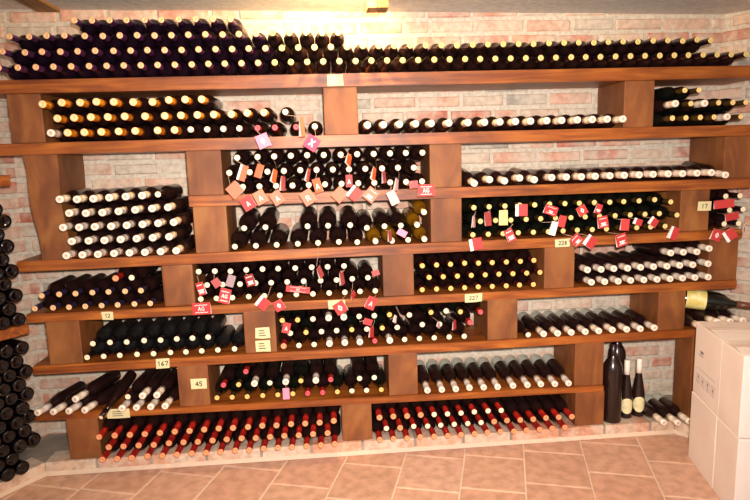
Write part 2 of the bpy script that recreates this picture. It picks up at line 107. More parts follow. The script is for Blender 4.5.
# ---------------------------------------------------------------- materials
def srgb(c):
    return tuple(((v/12.92) if v <= .04045 else ((v+.055)/1.055)**2.4) for v in c)
def mat(name, col, rough=.5, metal=0, spec=.5, coat=0, bump=None, noise=None):
    m = bpy.data.materials.new(name); m.use_nodes = True
    n, l = m.node_tree.nodes, m.node_tree.links
    b = n['Principled BSDF']
    b.inputs['Base Color'].default_value = (*srgb(col), 1)
    b.inputs['Roughness'].default_value = rough
    b.inputs['Metallic'].default_value = metal
    b.inputs['Specular IOR Level'].default_value = spec
    b.inputs['Coat Weight'].default_value = coat
    if noise or bump:
        tc = n.new('ShaderNodeTexCoord')
    if noise:      # (scale, second colour, lo, hi)
        t = n.new('ShaderNodeTexNoise'); t.inputs['Scale'].default_value = noise[0]; t.inputs['Detail'].default_value = 5
        l.new(tc.outputs['Object'], t.inputs['Vector'])
        r = n.new('ShaderNodeValToRGB'); r.color_ramp.elements[0].position = noise[2]; r.color_ramp.elements[1].position = noise[3]
        r.color_ramp.elements[0].color = (*srgb(col), 1); r.color_ramp.elements[1].color = (*srgb(noise[1]), 1)
        l.new(t.outputs['Fac'], r.inputs[0]); l.new(r.outputs[0], b.inputs['Base Color'])
    if bump:
        t = n.new('ShaderNodeTexNoise'); t.inputs['Scale'].default_value = bump[0]; t.inputs['Detail'].default_value = 4
        l.new(tc.outputs['Object'], t.inputs['Vector'])
        bp = n.new('ShaderNodeBump'); bp.inputs['Strength'].default_value = bump[1]; bp.inputs['Distance'].default_value = .01
        l.new(t.outputs['Fac'], bp.inputs['Height']); l.new(bp.outputs[0], b.inputs['Normal'])
    return m
def wood(name, c1, c2, c3, scale, rough=.45):
    m = bpy.data.materials.new(name); m.use_nodes = True
    n, l = m.node_tree.nodes, m.node_tree.links
    b = n['Principled BSDF']; b.inputs['Roughness'].default_value = rough
    tc = n.new('ShaderNodeTexCoord'); mp = n.new('ShaderNodeMapping'); mp.inputs['Scale'].default_value = scale
    oi = n.new('ShaderNodeObjectInfo'); ad = n.new('ShaderNodeVectorMath'); ad.operation = 'ADD'
    sc = n.new('ShaderNodeVectorMath'); sc.operation = 'SCALE'; sc.inputs['Scale'].default_value = 37
    l.new(oi.outputs['Random'], sc.inputs[0])
    l.new(tc.outputs['Object'], ad.inputs[0]); l.new(sc.outputs[0], ad.inputs[1]); l.new(ad.outputs[0], mp.inputs['Vector'])
    t = n.new('ShaderNodeTexNoise'); t.inputs['Scale'].default_value = 1; t.inputs['Detail'].default_value = 6; t.inputs['Distortion'].default_value = 1.2
    l.new(mp.outputs[0], t.inputs['Vector'])
    r = n.new('ShaderNodeValToRGB')
    e = r.color_ramp.elements
    e[0].position = .32; e[0].color = (*srgb(c1), 1); e[1].position = .68; e[1].color = (*srgb(c3), 1)
    k = e.new(.5); k.color = (*srgb(c2), 1)
    l.new(t.outputs['Fac'], r.inputs[0])
    t2 = n.new('ShaderNodeTexNoise'); t2.inputs['Scale'].default_value = 5; t2.inputs['Detail'].default_value = 3
    l.new(ad.outputs[0], t2.inputs['Vector'])
    mx = n.new('ShaderNodeMix'); mx.data_type = 'RGBA'; mx.blend_type = 'MULTIPLY'; mx.inputs[0].default_value = .6
    r2 = n.new('ShaderNodeValToRGB'); r2.color_ramp.elements[0].color = (.45, .38, .33, 1); r2.color_ramp.elements[1].color = (1, 1, 1, 1)
    r2.color_ramp.elements[0].position = .3; r2.color_ramp.elements[1].position = .6
    l.new(t2.outputs['Fac'], r2.inputs[0]); l.new(r.outputs[0], mx.inputs[6]); l.new(r2.outputs[0], mx.inputs[7])
    l.new(mx.outputs[2], b.inputs['Base Color'])
    bp = n.new('ShaderNodeBump'); bp.inputs['Strength'].default_value = .25; bp.inputs['Distance'].default_value = .004
    l.new(t.outputs['Fac'], bp.inputs['Height']); l.new(bp.outputs[0], b.inputs['Normal'])
    return m
M = {}
M['board'] = wood('varnished_pine', (.47,.22,.07), (.61,.32,.10), (.71,.41,.14), (2.2, 30, 34))
M['block'] = wood('aged_block_wood', (.46,.26,.12), (.54,.31,.14), (.60,.38,.18), (9, 9, 3), .6)
M['beam'] = wood('beam_wood', (.50,.34,.18), (.62,.44,.24), (.72,.53,.32), (16, 2, 16), .7)
M['glass'] = mat('dark_wine_glass', (.13,.07,.065), .24, spec=.6)  # dark glass, base colour lifted towards brown to stand in for lens haze
M['glass_purple'] = mat('purple_black_glass', (.12,.06,.11), .24, spec=.6)
M['glass_green'] = mat('green_black_glass', (.07,.075,.06), .2, spec=.6)
M['glass_base'] = mat('glossy_black_glass', (.035,.02,.035), .13, spec=.5)
M['glass_dusty'] = mat('dusty_dark_glass', (.06,.055,.06), .4, noise=(9, (.24,.24,.23), .5, .8))
M['glass_amber'] = mat('amber_glass', (.50,.33,.05), .2, spec=.6)
M['cap_white'] = mat('white_foil', (.97,.91,.85), .45, noise=(40, (.92,.84,.76), .5, .8))
M['cap_ring'] = mat('tan_cork_top', (.84,.70,.58), .6)
M['cap_orange'] = mat('orange_foil', (.98,.62,.16), .35)
M['cap_red'] = mat('red_foil', (.68,.14,.11), .4)
M['cap_redtop'] = mat('orange_foil_top', (.88,.58,.40), .4)
M['cap_dark'] = mat('dark_foil', (.16,.08,.10), .3)
M['cap_purple'] = mat('purple_foil', (.36,.18,.36), .35)  # purple foil, lightened to carry the sheen on the left necks
M['cap_cream'] = mat('cream_foil_top', (.97,.90,.76), .4)
M['cap_gold'] = mat('pale_gold_foil_top', (.92,.72,.52), .35)
M['cap_yellow'] = mat('yellow_foil_top', (.95,.74,.42), .35)
M['cap_navy'] = mat('navy_foil', (.20,.15,.27), .35)
M['cap_pale'] = mat('warm_gold_foil_top', (.94,.80,.52), .4)
M['cap_olive'] = mat('olive_gold_foil_top', (.84,.74,.46), .4)
M['cap_maroon'] = mat('maroon_foil', (.36,.12,.12), .35)
M['cap_pale_glare'] = mat('pale_glare_foil_top', (.99,.84,.62), .4)  # pale foil top, whitened to hold the glare on the orange capsules
M['cap_pink'] = mat('pink_foil_top', (.80,.30,.34), .4)
M['cap_green'] = mat('olive_foil', (.30,.22,.10), .35)
M['label_grey'] = mat('pale_grey_label', (.74,.74,.68), .6)
M['label_cream'] = mat('cream_label', (.90,.85,.66), .6, noise=(30, (.78,.70,.50), .5, .75))
M['label_gold'] = mat('gold_label', (.86,.78,.42), .4, noise=(25, (.95,.92,.7), .45, .7))
M['white'] = mat('white_print', (.96,.92,.90), .6)
M['ink'] = mat('ink', (.20,.18,.16), .6)
M['slip'] = mat('cream_paper_slip', (.86,.81,.62), .7)
M['cord'] = mat('tag_cord', (.80,.66,.56), .8)
TAGC = {'pk': (.93,.55,.66), 'pr': (.90,.22,.38), 'sa': (.91,.47,.36), 'or': (.88,.36,.18), 'rd': (.74,.20,.20), 'pd': (.66,.28,.28), 'sr': (.86,.27,.24),
        'pp': (.88,.68,.68), 'cr': (.92,.80,.50), 'dr': (.55,.12,.10), 'wh': (.95,.90,.84), 'gy': (.60,.50,.52)}
TAGN = {'pk': 'pale pink', 'pr': 'bright pink', 'sa': 'salmon', 'or': 'orange', 'rd': 'red', 'pd': 'dull pink', 'sr': 'coral red', 'pp': 'whitish pink', 'cr': 'cream yellow', 'dr': 'dark red', 'wh': 'white', 'gy': 'greyish pink'}
for k, v in TAGC.items(): M['tag_'+k] = mat('tag_paper_'+k, v, .6)
M['carton'] = mat('white_cardboard', (.93,.88,.85), .75, noise=(3, (.88,.81,.77), .35, .75))
M['tape'] = mat('clear_tape', (.86,.78,.72), .35)
M['print_grey'] = mat('grey_print', (.52,.47,.46), .7)
M['plaster'] = mat('grey_plaster', (.88,.86,.83), .9, bump=(60, .5), noise=(30, (.80,.78,.75), .4, .7))
M['concrete'] = mat('plinth_concrete', (.56,.52,.48), .8, bump=(40, .4), noise=(12, (.68,.60,.53), .4, .7))
M['grout'] = mat('pale_grout', (.85,.75,.66), .9, bump=(80, .3))
M['tile'] = None

def attr_mat(name, stain, rough, sc=9, lo=.42, hi=.72, bs=.4, amt=.75):
    m = bpy.data.materials.new(name); m.use_nodes = True
    n, l = m.node_tree.nodes, m.node_tree.links
    b = n['Principled BSDF']; b.inputs['Roughness'].default_value = rough; b.inputs['Specular IOR Level'].default_value = .25
    a = n.new('ShaderNodeAttribute'); a.attribute_name = 'Col'
    tc = n.new('ShaderNodeTexCoord')
    t = n.new('ShaderNodeTexNoise'); t.inputs['Scale'].default_value = sc; t.inputs['Detail'].default_value = 8; t.inputs['Roughness'].default_value = .65
    l.new(tc.outputs['Object'], t.inputs['Vector'])
    r = n.new('ShaderNodeValToRGB'); r.color_ramp.elements[0].position = lo; r.color_ramp.elements[1].position = hi
    r.color_ramp.elements[1].color = (amt, amt, amt, 1)
    l.new(t.outputs['Fac'], r.inputs[0])
    mx = n.new('ShaderNodeMix'); mx.data_type = 'RGBA'
    l.new(r.outputs[0], mx.inputs[0]); l.new(a.outputs['Color'], mx.inputs[6]); mx.inputs[7].default_value = (*srgb(stain), 1)
    t3 = n.new('ShaderNodeTexNoise'); t3.inputs['Scale'].default_value = sc*5; t3.inputs['Detail'].default_value = 4
    l.new(tc.outputs['Object'], t3.inputs['Vector'])
    r3 = n.new('ShaderNodeValToRGB'); r3.color_ramp.elements[0].color = (.78,.76,.74,1); r3.color_ramp.elements[1].color = (1,1,1,1)
    r3.color_ramp.elements[0].position = .35; r3.color_ramp.elements[1].position = .6
    l.new(t3.outputs['Fac'], r3.inputs[0])
    m2 = n.new('ShaderNodeMix'); m2.data_type = 'RGBA'; m2.blend_type = 'MULTIPLY'; m2.inputs[0].default_value = 1
    l.new(mx.outputs[2], m2.inputs[6]); l.new(r3.outputs[0], m2.inputs[7]); l.new(m2.outputs[2], b.inputs['Base Color'])
    bp = n.new('ShaderNodeBump'); bp.inputs['Strength'].default_value = bs; bp.inputs['Distance'].default_value = .008
    l.new(t3.outputs['Fac'], bp.inputs['Height']); l.new(bp.outputs[0], b.inputs['Normal'])
    return m
M['brick'] = attr_mat('whitewashed_brick', (.87,.80,.72), .9, 6, .36, .60, .6, .85)
M['mortar'] = attr_mat('lime_mortar', (.82,.76,.68), .95, 10, .4, .7, .6)
M['tile'] = attr_mat('terracotta_tile', (.82,.64,.53), .55, 4, .35, .8, .12, .35)

# ---------------------------------------------------------------- helpers
def new_obj(name, bm, mats, parent=None, smooth=False, loc=None):
    me = bpy.data.meshes.new(name)
    bm.normal_update(); bm.to_mesh(me); bm.free()
    for m in (mats if isinstance(mats, (list, tuple)) else [mats]): me.materials.append(m)
    if smooth:
        for p in me.polygons: p.use_smooth = True
    o = bpy.data.objects.new(name, me); C.objects.link(o)
    if parent is not None: o.parent = parent
    if loc is not None: o.location = loc
    return o
def empty(name, loc=(0,0,0)):
    o = bpy.data.objects.new(name, None); C.objects.link(o); o.location = loc; o.empty_display_size = .05
    return o
def tag(o, label, cat, group=None):
    o['label'] = label; o['category'] = cat
    if group: o['group'] = group
    return o
def hexa(bm, P, mi=0):
    """P: 8 points, bottom four then top four"""
    v = [bm.verts.new(p) for p in P]
    for q in ((0,3,2,1),(4,5,6,7),(0,1,5,4),(1,2,6,5),(2,3,7,6),(3,0,4,7)):
        f = bm.faces.new([v[i] for i in q]); f.material_index = mi
    return v
def box(bm, x0, x1, y0, y1, z0, z1, mi=0):
    return hexa(bm, [(x0,y0,z0),(x1,y0,z0),(x1,y1,z0),(x0,y1,z0),(x0,y0,z1),(x1,y0,z1),(x1,y1,z1),(x0,y1,z1)], mi)
def bevel_all(bm, w, seg=2):
    bmesh.ops.bevel(bm, geom=list(bm.edges), offset=w, segments=seg, affect='EDGES', profile=.6)
def lathe(bm, prof, n=20, axis='Y', mi=0, mifn=None, cap=True):
    rings = []
    for (t, r) in prof:
        ring = []
        for i in range(n):
            a = 2*PI*i/n
            if axis == 'Y': p = (r*math.cos(a), t, r*math.sin(a))
            else: p = (r*math.cos(a), r*math.sin(a), t)
            ring.append(bm.verts.new(p))
        rings.append(ring)
    for k in range(len(rings)-1):
        for i in range(n):
            j = (i+1) % n
            q = [rings[k][i], rings[k+1][i], rings[k+1][j], rings[k][j]]
            if axis == 'Z': q.reverse()
            f = bm.faces.new(q); f.material_index = mifn(k) if mifn else mi
    if cap:
        f = bm.faces.new(rings[0] if axis == 'Y' else rings[0][::-1]); f.material_index = mifn(-1) if mifn else mi
        f = bm.faces.new(rings[-1][::-1] if axis == 'Y' else rings[-1]); f.material_index = mi
    bmesh.ops.recalc_face_normals(bm, faces=bm.faces)

# ---------------------------------------------------------------- bottles
# local axis: mouth at y=0, base at y=L
def glass_profile(r, L, slope=0):
    s0 = .088 if not slope else .075
    return [(.006,.0105),(s0-.02,.0128),(s0,.0145),(s0+.014,.0185+.10*(r-.036)),(s0+.028,r*.74),(s0+.042,r*.91),(s0+.058,r*.985),(s0+.075,r),
            (L-.012,r),(L-.005,r*.95),(L,r*.78),(L-.003,r*.55),(L-.008,r*.2)] if not slope else \
           [(.006,.0105),(s0,.0135),(s0+.05,r*.60),(s0+.10,r*.88),(s0+.135,r),(L-.012,r),(L-.005,r*.96),(L,r*.80),(L-.006,r*.4)]
def cap_mesh(bm, ln, r0, flare, ring=True):
    # mat 0 side, mat 1 top ring, mat 2 centre
    prof = [(.0015, r0*.42), (.0, r0*.50), (0, r0*.88), (.0022, r0), (.016, r0*1.02), (.0175, r0*.94), (ln*.6, r0*1.0), (ln, r0*flare)]
    lathe(bm, prof, 16, 'Y', mifn=lambda k: 2 if k in (-1,) else (1 if k in (0, 1) else 0), cap=False)
    # centre disc
    return
SPEC = {  # type: (name, glass, (cap side, cap ring, centre), cap length, look)
 'g': ('gold_topped_wine_bottle', 'glass_purple', ('cap_purple','cap_gold','cap_gold'), .075, 'purple black bottle with gold top'),
 'n': ('gold_topped_wine_bottle', 'glass', ('cap_navy','cap_gold','cap_gold'), .075, 'blue black bottle with gold top'),
 'e': ('gold_topped_wine_bottle', 'glass_green', ('cap_green','cap_pale','cap_pale'), .07, 'olive necked bottle with gold top'),
 'h': ('gold_topped_wine_bottle', 'glass', ('cap_dark','cap_olive','cap_olive'), .075, 'green black bottle with gold top'),
 'z': ('yellow_topped_wine_bottle', 'glass', ('cap_maroon','cap_yellow','cap_yellow'), .075, 'maroon necked bottle with yellow top'),
 'o': ('orange_capped_wine_bottle', 'glass', ('cap_orange','cap_pale_glare','cap_pale_glare'), .085, 'orange capped bottle'),
 'w': ('white_capped_wine_bottle', 'glass', ('cap_white','cap_white','cap_ring'), .085, 'white capped bottle'),
 'l': ('white_capped_wine_bottle', 'glass', ('cap_white','cap_white','cap_ring'), .085, 'white capped grey labelled bottle'),
 'c': ('cream_topped_wine_bottle', 'glass', ('cap_dark','cap_cream','cap_cream'), .06, 'dark bottle with cream top'),
 'y': ('yellow_topped_wine_bottle', 'glass_green', ('cap_green','cap_yellow','cap_yellow'), .06, 'dark bottle with yellow top'),
 'a': ('amber_wine_bottle', 'glass_amber', ('cap_white','cap_cream','cap_cream'), .02, 'amber glass bottle'),
 'p': ('pink_topped_wine_bottle', 'glass', ('cap_red','cap_pink','cap_pink'), .06, 'dark bottle with pink top'),
 'r': ('red_capped_wine_bottle', 'glass', ('cap_red','cap_redtop','cap_redtop'), .095, 'red capped bottle'),
 'q': ('red_capped_wine_bottle', 'glass', ('cap_red','cap_cream','cap_cream'), .095, 'red capped bottle with white tip'),
}
protos = {}
def bottle_proto(ty, r, L, dusty=False):
    key = (ty, r, L, dusty)
    if key in protos: return protos[key]
    name, gm, cm, cl, look = SPEC[ty]
    if dusty: gm = 'glass_dusty'
    bm = bmesh.new(); lathe(bm, glass_profile(r, L), 24)
    g = bpy.data.meshes.new(name); bm.to_mesh(g); bm.free(); g.materials.append(M[gm])
    for p in g.polygons: p.use_smooth = True
    bm = bmesh.new()
    r0 = (.0138 if ty not in 'yez' else .0130) if ty not in 'wlor' else (.0165 if ty != 'r' else .0152)
    prof = [(.0012, .0004), (.0012, r0*.36), (0, r0*.44), (0, r0*.86), (.002, r0*.98), (.015, r0*1.02), (.017, r0*.95), (cl*.6, r0*1.0), (cl, r0*1.03)]
    lathe(bm, prof, 16, 'Y', mifn=lambda k: 2 if k in (-1, 0, 1) else (1 if k in (2, 3) else 0))
    c = bpy.data.meshes.new('capsule'); bm.to_mesh(c); bm.free()
    for m in cm: c.materials.append(M[m])
    for p in c.polygons: p.use_smooth = True
    lab = None
    if ty == 'l' or (ty == 'y' and L < .32) :
        bm = bmesh.new(); n = 18; rr = r+.0006
        y0, y1 = L-.075, L-.012
        A = [(-.15+1.3*i/n)*PI for i in range(n+1)]
        a = [bm.verts.new((rr*math.cos(t), y0, rr*math.sin(t))) for t in A]; b = [bm.verts.new((rr*math.cos(t), y1, rr*math.sin(t))) for t in A]
        for i in range(n): bm.faces.new((a[i], a[i+1], b[i+1], b[i]))
        lab = bpy.data.meshes.new('label'); bm.to_mesh(lab); bm.free(); lab.materials.append(M['label_grey'])
        for p in lab.polygons: p.use_smooth = True
    protos[key] = (name, g, c, lab)
    return protos[key]
def put_bottle(ty, r, L, loc, rot, label, group, dusty=False):
    name, g, c, lab = bottle_proto(ty, r, L, dusty)
    o = bpy.data.objects.new(name, g); C.objects.link(o); o.location = loc; o.rotation_euler = rot
    tag(o, label, 'wine bottle', group)
    k = bpy.data.objects.new('capsule', c); C.objects.link(k); k.parent = o
    if lab:
        k = bpy.data.objects.new('label', lab); C.objects.link(k); k.parent = o
    return o
def ordn(i):
    n = i+1
    s = 'th' if 10 <= n % 100 <= 20 else {1:'st',2:'nd',3:'rd'}.get(n % 10, 'th')
    return f'{n}{s}'
ROWN = ['bottom', 'second', 'third', 'fourth', 'fifth']
def zt(b, x): return BOARD[b][0]+BOARD[b][2]*x
def zb(b, x): return BOARD[b][1]+BOARD[b][2]*x
bottle_at = {}
for key, place, r, ty_, low, rows in BAYS:
    L = round(min(.335, .312-ty_), 4)
    for ri, (types, row) in enumerate(rows):
        rn = ROWN[ri]
        if ri and ri == len(rows)-1: rn = 'top'
        types = [['g', 'o', 'w', 'l', 'c', 'y', 'a', 'p', 'r', 'q'][v] for v in types]
        types = [('h' if (key == 'T' and x > -.25) else 'z' if key == 'RC5' else 'n' if (key == 'L5' and t == 'g') else 'e' if (key in ('R4', 'FR') and t == 'c') else t) for t, (x, z) in zip(types, row)]
        for i, (x, z) in enumerate(row):
            look = SPEC[types[i]][4]
            if len(rows) == 1: lab = f'{look} {ordn(i)} from the left along {place}'
            else: lab = f'{look} {ordn(i)} from left in {rn} row {place}'
            tilt = -low/.14 if low else 0
            rx = tilt
            dz = -low
            if key == 'W3':
                lw = [.016, 0, .009, -.003, .008][i] if i < 5 else (.014 if i == len(row)-1 else 0)
                rx = -lw/.14; dz = -lw
            rb = r-.0007
            if key in ('W6', 'W7'): rb = r-.003; dz -= .0022
            if key == 'C4' and x < (.10 if ri == 0 else .15): rb = .0435; dz += .005 if ri == 0 else .011
            elif key == 'C4': rb = .037 if x < .40 else .0345; z = min(z, 1.256)
            if key == 'W5': z = min(z, zb('B4', x)-.0362)
            o = put_bottle(types[i], rb, L, (x, ty_+random.uniform(-.004, .004), z+dz), (-rx if (low or key == 'W3') else 0, 0, random.uniform(-.002, .002)), lab,
                           f'bottles in the {place}', dusty=key in ('L6',))
            bottle_at[(key, ri, i)] = (x, ty_, z+dz)

# slanted bottles, seventh tier left bay
rs = .0335
def axis_z(x, lvl): return zt('B7', x)+rs+.0005+lvl*.0585
for i, (x, lv, yw, t) in enumerate([(-1.440,0,14,'w'),(-1.368,0,14,'w'),(-1.296,0,14,'w'),(-1.222,0,14,'w'),(-1.046,0,4,'w'),(-.978,0,4,'w'),(-.910,0,4,'w'),(-.842,0,4,'w')]):
    put_bottle(t, rs, .335, (x, -.06, axis_z(x, 0)), (0, 0, -math.radians(yw)), f'white capped bottle {ordn(i)} from left in bottom row seventh tier left bay', 'bottles in the seventh tier left bay')
for i, (x, yw, t) in enumerate([(-1.259,14,'w'),(-1.012,4,'c'),(-.944,4,'w'),(-.876,4,'w')]):
    put_bottle(t, rs, .335, (x, -.06, axis_z(x, 1)), (0, 0, -math.radians(yw)), f'{SPEC[t][4]} {ordn(i)} from left in top row seventh tier left bay', 'bottles in the seventh tier left bay')
# slim dark bottle jutting over the board edge
bm = bmesh.new(); lathe(bm, glass_profile(.028, .335, 1), 20)
o = new_obj('slim_wine_bottle', bm, M['glass'], smooth=True, loc=(-1.118, -.13, .338)); o.rotation_euler = (math.radians(16), 0, -math.radians(9))
tag(o, 'slim dark bottle jutting furthest over the board edge, seventh tier left bay', 'wine bottle', 'bottles in the seventh tier left bay')
bm = bmesh.new(); lathe(bm, [(.0,.004),(0,.010),(.003,.0125),(.05,.0142)], 16, mifn=lambda k: 1 if k < 1 else 0)
new_obj('capsule', bm, [M['cap_dark'], M['cap_cream']], o, True)

# ---------------------------------------------------------------- rack boards and blocks
EXT = {'B1': (-1.52, 2.16), 'B2': (-1.52, 2.16), 'B3': (-.664, 2.14), 'B4': (-1.478, 2.112), 'B5': (-1.464, 2.10), 'B6': (-1.466, 2.10), 'B7': (-1.500, 1.40)}
BL = {'B1': 'topmost shelf board of the rack, carrying the highest bottles', 'B2': 'second shelf board down, below the orange capped bottles',
      'B3': 'third and shorter shelf board down, starting at a block, red tags overlapping it', 'B4': 'fourth shelf board down, under the tall white capped stack',
      'B5': 'fifth shelf board down, with paper slips marked 12 and 227', 'B6': 'sixth shelf board down, with a paper slip marked 167',
      'B7': 'lowest shelf board, above the red capped bottles'}
for k, (x0, x1) in EXT.items():
    bm = bmesh.new()
    n = 14; ys = (0, .30)
    xs = [x0+(x1-x0)*i/n for i in range(n+1)]
    rng = random.Random(k)
    wob = [rng.uniform(-.0012, .0012) for _ in xs]
    sec = []
    for x, w in zip(xs, wob):
        t, b = zt(k, x), zb(k, x)
        sec.append([bm.verts.new(p) for p in ((x, w, b), (x, .30, b), (x, .30, t), (x, w, t))])
    for a, b in zip(sec, sec[1:]):
        for i in range(4):
            j = (i+1) % 4; bm.faces.new((a[i], b[i], b[j], a[j]))
    bm.faces.new(sec[0][::-1]); bm.faces.new(sec[-1])
    bmesh.ops.recalc_face_normals(bm, faces=bm.faces)
    es = [e for e in bm.edges if len(e.link_faces) == 2 and e.calc_face_angle(0) > .8]
    bmesh.ops.bevel(bm, geom=es, offset=.003, segments=2, affect='EDGES')
    o = new_obj('shelf_board', bm, M['board']); tag(o, BL[k], 'shelf board', 'boards of the wine rack')
tiern = {'B1': 'topmost and second boards', 'B2': 'second and third boards', 'B3': 'third and fourth boards', 'B4': 'fourth and fifth boards', 'B5': 'fifth and sixth boards', 'B6': 'sixth and lowest boards', 'B7': 'lowest board and brick plinth'}
cnt = {}
for i, (t, b, x0, x1) in enumerate(BLOCKS):
    bm = bmesh.new(); rng = random.Random(i)
    yf = .004+rng.uniform(0, .006)
    if t == 'B2' and b == 'B4':
        # tall old timber, wavy edges
        n = 8; secs = []
        for j in range(n+1):
            u = j/n; z = zt(b, x0)+.001+(zb(t, x0)-zt(b, x0)-.002)*u
            l = x0+.020*(1-u)-.012*u+.006*math.sin(u*9); r_ = x1+.001*(1-u)-.016*u+.006*math.sin(u*7+1)
            zz = (zt(b, x1)+.001+(zb(t, x1)-zt(b, x1)-.002)*u)
            secs.append([bm.verts.new(p) for p in ((l, yf, z), (r_, yf, zz), (r_, .30, zz), (l, .30, z))])
        for a, c in zip(secs, secs[1:]):
            for q in range(4):
                w = (q+1) % 4; bm.faces.new((a[q], a[w], c[w], c[q]))
        bm.faces.new(secs[0][::-1]); bm.faces.new(secs[-1])
        bmesh.ops.recalc_face_normals(bm, faces=bm.faces)
    else:
        yb = .16 if (t, b) == ('B6', 'PL') else .30; e = .0008
        hexa(bm, [(x0,yf,zt(b,x0)+e),(x1,yf,zt(b,x1)+e),(x1,yb,zt(b,x1)+e),(x0,yb,zt(b,x0)+e),(x0,yf,zb(t,x0)-e),(x1,yf,zb(t,x1)-e),(x1,yb,zb(t,x1)-e),(x0,yb,zb(t,x0)-e)])
        bevel_all(bm, .004 if i != 10 else .012, 2)
    if t == 'B6' and b == 'PL': lab = 'tall wooden end block behind the white cartons under the sixth board'
    elif t == 'B2' and b == 'B4': lab = 'tall wavy edged timber block beside the five row white capped stack'
    else:
        cnt[t] = cnt.get(t, 0)+1
        lab = f'brown wooden block {ordn(cnt[t]-1)} from left between {tiern[t]}'
    o = new_obj('support_block', bm, M['block']); tag(o, lab, 'wooden block', 'blocks between the rack boards')

# ---------------------------------------------------------------- room shell
def struct(o): o['kind'] = 'structure'; return o
PAL = [(.86,.60,.50),(.82,.50,.41),(.88,.67,.57),(.88,.71,.61),(.85,.73,.64),(.80,.73,.66),(.64,.61,.57),(.90,.77,.68),(.78,.45,.36),(.84,.62,.52)]
def brick_wall(name, org, ux, length, height, thick=.10, seed=1):
    """org: floor corner, ux: direction along wall; bricks face the side ux rotated -90 deg"""
    rng = random.Random(seed); bm = bmesh.new(); cl = bm.loops.layers.float_color.new('Col')
    def paint(f0, c, mi):
        bm.faces.ensure_lookup_table()
        for f in bm.faces[f0:]:
            f.material_index = mi
            for lp in f.loops: lp[cl] = (*srgb(c), 1)
    k = 0; box(bm, 0, length, 0, thick, 0, height); paint(0, (.86,.81,.74), 1)
    course = .0762; h = .056; z = .012; row = 0
    while z < height-.02:
        x = -rng.uniform(0, .25)
        while x < length:
            w = rng.choice([.22, .235, .25, .22, .12]) ; x0, x1 = max(x, .0), min(x+w, length)
            if x1-x0 > .03:
                f0 = len(bm.faces); d = rng.uniform(.003, .010); b = .006
                z0 = z+rng.uniform(-.003, .003); z1 = min(z0+h+rng.uniform(-.004, .004), height)
                j = lambda: rng.uniform(-.002, .002)
                P = [(x0,0,z0),(x1,0,z0),(x1,0,z1),(x0,0,z1)]
                Q = [(x0+b+j(),-d+j()*.7,z0+b+j()),(x1-b+j(),-d+j()*.7,z0+b+j()),(x1-b+j(),-d+j()*.7,z1-b+j()),(x0+b+j(),-d+j()*.7,z1-b+j())]
                p = [bm.verts.new(v) for v in P]; q = [bm.verts.new(v) for v in Q]
                bm.faces.new(q)
                for i in range(4):
                    i2 = (i+1) % 4; bm.faces.new((p[i], p[i2], q[i2], q[i]))
                paint(f0, rng.choice(PAL), 0)
            x += w+.018
        z += course; row += 1
    o = new_obj(name, bm, [M['brick'], M['mortar']])
    a = math.atan2(ux[1], ux[0]); o.rotation_euler = (0, 0, a); o.location = org
    return struct(o)
H = 2.33
YW = .335
xl, xr = -1.60, 2.17
brick_wall('wall_back', (xl-.05, YW, 0), (1, 0), xr-xl+.10, H, seed=3)
dl = Vector((-.59, -.81)).normalized(); dr = Vector((.59, -.81)).normalized()
# left wall runs from the far end to the corner so that its face looks into the room
LW = 2.6
pl = Vector((xl, YW))+dl*LW
brick_wall('wall_left', (pl.x, pl.y, 0), (-dl.x, -dl.y), LW, H, seed=5)
brick_wall('wall_right', (xr, YW, 0), (dr.x, dr.y), LW, H, seed=9)
# ceiling
bm = bmesh.new()
def cz(x): return 1.512+.745-.018*x
xa, xb = -3.6, 4.2
hexa(bm, [(xa,-3.6,cz(xa)),(xb,-3.6,cz(xb)),(xb,YW+.05,cz(xb)),(xa,YW+.05,cz(xa)),(xa,-3.6,cz(xa)+.06),(xb,-3.6,cz(xb)+.06),(xb,YW+.05,cz(xb)+.06),(xa,YW+.05,cz(xa)+.06)])
struct(new_obj('ceiling', bm, M['plaster']))
for i, x in enumerate((-1.34, 2.26)):
    bm = bmesh.new(); w = .055
    y1 = YW-.015 if x < 2 else .10
    hexa(bm, [(x-w,-3.0,cz(x-w)-.016),(x+w,-3.0,cz(x+w)-.016),(x+w,y1,cz(x+w)-.016),(x-w,y1,cz(x-w)-.016),(x-w,-3.0,cz(x-w)+.02),(x+w,-3.0,cz(x+w)+.02),(x+w,y1,cz(x+w)+.02),(x-w,y1,cz(x-w)+.02)])
    bevel_all(bm, .004, 1)
    o = struct(new_obj('trim_%d' % (i+1), bm, M['beam'])); o['label'] = 'wooden ceiling beam'
lb = empty('ceiling_lamp_block', (.252, -.04, 2.172)); tag(lb, 'small wooden lamp block hanging from the ceiling over the topmost bottles', 'lamp block')
hl = cz(.252)-2.172
bm = bmesh.new()
for a in (-1, 1):
    for zz0, zz1 in ((0, .045), (.047, hl)):
        box(bm, min(a*.001, a*.048), max(a*.001, a*.048), -.05, .05, zz0, zz1)
bevel_all(bm, .002, 1); new_obj('wooden_body', bm, M['beam'], lb)
bm = bmesh.new(); box(bm, -.044, .044, -.044, .044, .004, hl-.001); new_obj('inner_core', bm, M['cap_maroon'], lb)
